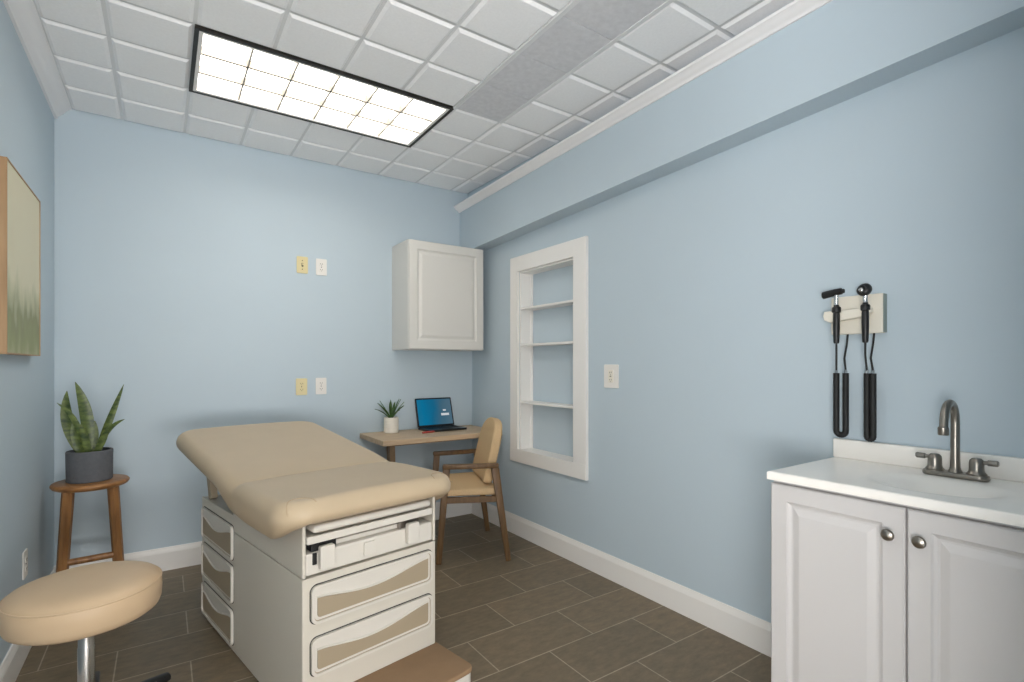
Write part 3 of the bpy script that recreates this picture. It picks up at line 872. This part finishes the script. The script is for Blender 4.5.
# laptop
lp = thing('laptop', 'open black laptop showing a blue sign-in screen on the desk', 'laptop', (1.785, 3.570, DZT+.0005), math.radians(2))
LW, LD = .318, .205
ba = obj('base', prism(rrect(-LW/2, LW/2, -LD/2, LD/2, .008, 4), .002, .016, 'xy', .002), M_bezel, lp)
kb = bmesh.new()
for r_ in range(5):
    for c_ in range(13):
        kx = -.138+c_*.0213; ky = .075-r_*.021
        merge(kb, bx(kx, kx+.018, ky-.017, ky, .0161, .0176))
kbo = obj('keyboard', kb, M_keys, ba); 
obj('touchpad', bx(-.05, .05, -.09, -.037, .0161, .0166), M_keys, ba)
for fx in (-.13, .13):
    for fy in (-.085, .085): obj('foot', bx(fx-.01, fx+.01, fy-.005, fy+.005, 0, .002), M_rub, ba)
LH = .228
tilt = Matrix.Translation((0, LD/2-.004, .017)) @ Matrix.Rotation(math.radians(-16), 4, 'X')
def TL(b): bmesh.ops.transform(b, matrix=tilt, verts=b.verts); return b
scn = obj('screen', TL(prism(rrect(-LW/2, LW/2, 0, LH, .007, 4), -.004, .003, 'xz', .001)), M_bezel, lp)
def screen_mat():
    m = bpy.data.materials.new('screen_glow'); m.use_nodes = True
    nt = m.node_tree; N = nt.nodes; L = nt.links; N.clear()
    o = N.new('ShaderNodeOutputMaterial'); e = N.new('ShaderNodeEmission'); e.inputs['Strength'].default_value = .8
    L.new(e.outputs[0], o.inputs[0])
    tc = N.new('ShaderNodeTexCoord'); sx = N.new('ShaderNodeSeparateXYZ'); L.new(tc.outputs['Object'], sx.inputs[0])
    nz = N.new('ShaderNodeTexNoise'); nz.inputs['Scale'].default_value = 9; L.new(tc.outputs['Object'], nz.inputs['Vector'])
    ad = N.new('ShaderNodeMath'); ad.operation = 'MULTIPLY_ADD'; ad.inputs[1].default_value = .12; L.new(nz.outputs['Fac'], ad.inputs[0]); L.new(sx.outputs['X'], ad.inputs[2])
    mr = N.new('ShaderNodeMapRange'); mr.inputs['From Min'].default_value = -.12; mr.inputs['From Max'].default_value = .22; L.new(ad.outputs[0], mr.inputs['Value'])
    rp = N.new('ShaderNodeValToRGB'); el = rp.color_ramp.elements
    el[0].color = (*lin((44, 128, 162)), 1); el[1].color = (*lin((92, 122, 140)), 1)
    for p, c in ((.25, (16, 126, 170)), (.5, (28, 112, 150)), (.75, (72, 112, 134))):
        q = el.new(p); q.color = (*lin(c), 1)
    L.new(mr.outputs[0], rp.inputs['Fac']); L.new(rp.outputs['Color'], e.inputs['Color'])
    return m
dsp = obj('display', TL(bx(-LW/2+.011, LW/2-.011, -.0052, -.0041, .013, LH-.011)), screen_mat(), scn)
obj('sign_in_box', TL(boxes((.052, .122, -.0062, -.0053, .083, .101), (.072, .098, -.0062, -.0053, .119, .131))), M_screenw, scn)

pen = obj('pen', tube([(-.055, 0, .0075), (-.053, 0, .0075), (.04, 0, .0075), (.05, 0, .0075), (.056, 0, .0075)], [.006, .0075, .0075, .006, .002], 10), M_red, None, True)
pen.location = (1.612, 3.452, DZT+.0005); pen.rotation_euler = (0, 0, math.radians(12))
tag(pen, 'small red pen lying at left front corner of the laptop', 'pen')

# small succulent in white pot
sp_ = thing('potted_succulent', 'small spiky succulent in a white ribbed pot on the desk', 'plant', (1.392, 3.625, DZT+.0005))
sp_.scale = (1.1, 1.1, 1.1)
pr_ = [(0, 0), (.046, 0)]
for k in range(9):
    z = .006+k*.0105
    pr_ += [(.0475, z), (.0492, z+.003), (.0492, z+.006), (.0475, z+.009)]
pr_ += [(.047, .104), (.041, .104), (.040, .09), (0, .09)]
obj('pot', lathe(pr_, 36), M_wpot, sp_, True, 60)
obj('soil', lathe([(0, .0905), (.0395, .0905), (.039, .094), (0, .098)], 24), M_soil, sp_, True)
for k in range(15):
    a = k*2.399; q = .25+.75*((k*7) % 15)/15
    tilt_ = .15+.95*q
    ln_ = .145-.015*q
    d_ = Vector((math.cos(a)*math.sin(tilt_), math.sin(a)*math.sin(tilt_), math.cos(tilt_)))
    b0 = Vector((math.cos(a)*.012*q, math.sin(a)*.012*q, .095))
    blade(sp_, b0, b0+d_*ln_, Vector((0, 0, .012*q)), .017, (-math.cos(a)*math.cos(tilt_), -math.sin(a)*math.cos(tilt_), math.sin(tilt_)), M_leaf2, 8, .7, .004)

# ------------------------------------------------------------------ armchair
phi = math.radians(71)
ch = thing('armchair', 'wooden armchair with tan upholstered seat and back beside the desk', 'chair', (1.671, 3.062, 0), phi)
# local: +y forward, x right (far side is +x)
SR, SF = .290, .248          # half widths at the rear and the front
for s in (-1, 1):
    # front leg runs up to the arm, rear leg leans back
    obj('leg', bar((s*(SF+.0), .185, .001), (s*SF, .135, .592), .026, .036, .03, .044, b=.006), M_oak, ch, True, 40)
    obj('leg', bar((s*(SR+.012), -.250, .001), (s*SR, -.165, .592), .026, .034, .03, .05, b=.006), M_oak, ch, True, 40)
    obj('arm', bar((s*SF, .160, .604), (s*SR, -.190, .604), .042, .031, .036, .031, xdir=(1, 0, 0), b=.009), M_oak, ch, True, 40)
SI = .205
obj('seat_frame', boxes((-SF+.016, SF-.016, .135, .16, .375, .412, .004), (-SR+.016, SR-.016, -.205, -.18, .375, .412, .004)), M_oak, ch)
for s in (-1, 1):
    obj('seat_rail', bar((s*(SF-.002), .15, .3935), (s*(SR-.002), -.19, .3935), .024, .037, xdir=(1, 0, 0)), M_oak, ch)
sb = bx(-1, 1, -.195, .195, .4125, .458, 0)
for q in [-.15, -.1, -.05, 0, .05, .1, .15]: bmesh.ops.bisect_plane(sb, geom=sb.verts[:]+sb.edges[:]+sb.faces[:], plane_co=(0, q, 0), plane_no=(0, 1, 0))
for q in (-.9, -.5, 0, .5, .9): bmesh.ops.bisect_plane(sb, geom=sb.verts[:]+sb.edges[:]+sb.faces[:], plane_co=(q, 0, 0), plane_no=(1, 0, 0))
for vv in sb.verts:
    t_ = (vv.co.y+.195)/.39
    if vv.co.z > .45:
        vv.co.z += .014*(1-vv.co.x**2)*(1-(vv.co.y/.195)**2)
    vv.co.x *= (SR-.016)+(SF-SR)*t_
ed = [e for e in sb.edges if len(e.link_faces) == 2 and e.calc_face_angle(0) > .9]
bmesh.ops.bevel(sb, geom=ed, offset=.014, segments=3, affect='EDGES', profile=.5)
obj('seat', sb, M_fabric, ch, True, 60)
# tombstone backrest, tilted back, curved around the sitter
pts = []
bw, bz0, bz1 = .212, .0, .415
pts += [(-bw+.03, bz0), (bw-.03, bz0), (bw-.008, bz0+.008), (bw, bz0+.03)]
for k in range(0, 19):
    a = PI*k/18
    pts.append((bw*math.copysign(abs(math.cos(a))**.8, math.cos(a)), .22+(bz1-.22)*math.sin(a)**.8))
pts += [(-bw, bz0+.03), (-bw+.008, bz0+.008)]
bk = prism(pts, -.03, .03, 'xz', .016, 4)
for q in (-.16, -.08, 0, .08, .16): bmesh.ops.bisect_plane(bk, geom=bk.verts[:]+bk.edges[:]+bk.faces[:], plane_co=(q, 0, 0), plane_no=(1, 0, 0))
for vv in bk.verts: vv.co.y += .25*vv.co.x**2
bmesh.ops.transform(bk, matrix=Matrix.Translation((0, -.145, .47)) @ Matrix.Rotation(math.radians(13), 4, 'X'), verts=bk.verts)
obj('backrest', bk, M_fabric, ch, True, 60)

# ------------------------------------------------------------------ light, sky, camera
def area(name, loc_, rot, sx, sy, power, col=(1, 1, 1), spread=None):
    l = bpy.data.lights.new(name, 'AREA'); l.shape = 'RECTANGLE'; l.size = sx; l.size_y = sy; l.energy = power; l.color = col
    if spread: l.spread = spread
    o = bpy.data.objects.new(name, l); C.objects.link(o); o.location = loc_; o.rotation_euler = rot
    return o
# added fill lamps outside the invented windows, tilted up to lift the ceiling
area('fill_far', (.1, HY-.2, .8), (math.radians(150), 0, 0), 2.6, 1.6, 300, (1, .98, .96))
area('fill_side', (HXL-.25, -1.5, .8), (math.radians(148), 0, math.radians(-90)), 2.4, 1.6, 370, (1, .98, .96))

w = bpy.data.worlds.new('world'); S.world = w; w.use_nodes = True
bg = w.node_tree.nodes['Background']; bg.inputs['Color'].default_value = (.75, .85, 1, 1); bg.inputs['Strength'].default_value = 1.0

cam = bpy.data.cameras.new('camera'); co = bpy.data.objects.new('camera', cam); C.objects.link(co)
th = math.atan((512-163)/512)
co.location = (0, 0, 1.24); co.rotation_euler = (PI/2, 0, -th)
cam.sensor_width = 36; cam.lens = 36*512/1024; cam.shift_y = 24/1024; cam.clip_start = .02
S.camera = co
S.view_settings.view_transform = 'Standard'; S.view_settings.look = 'None'
S.view_settings.gamma = 1; S.view_settings.use_curve_mapping = False
S.view_settings.exposure = -0.17
S.cycles.max_bounces = 10; S.cycles.diffuse_bounces = 8
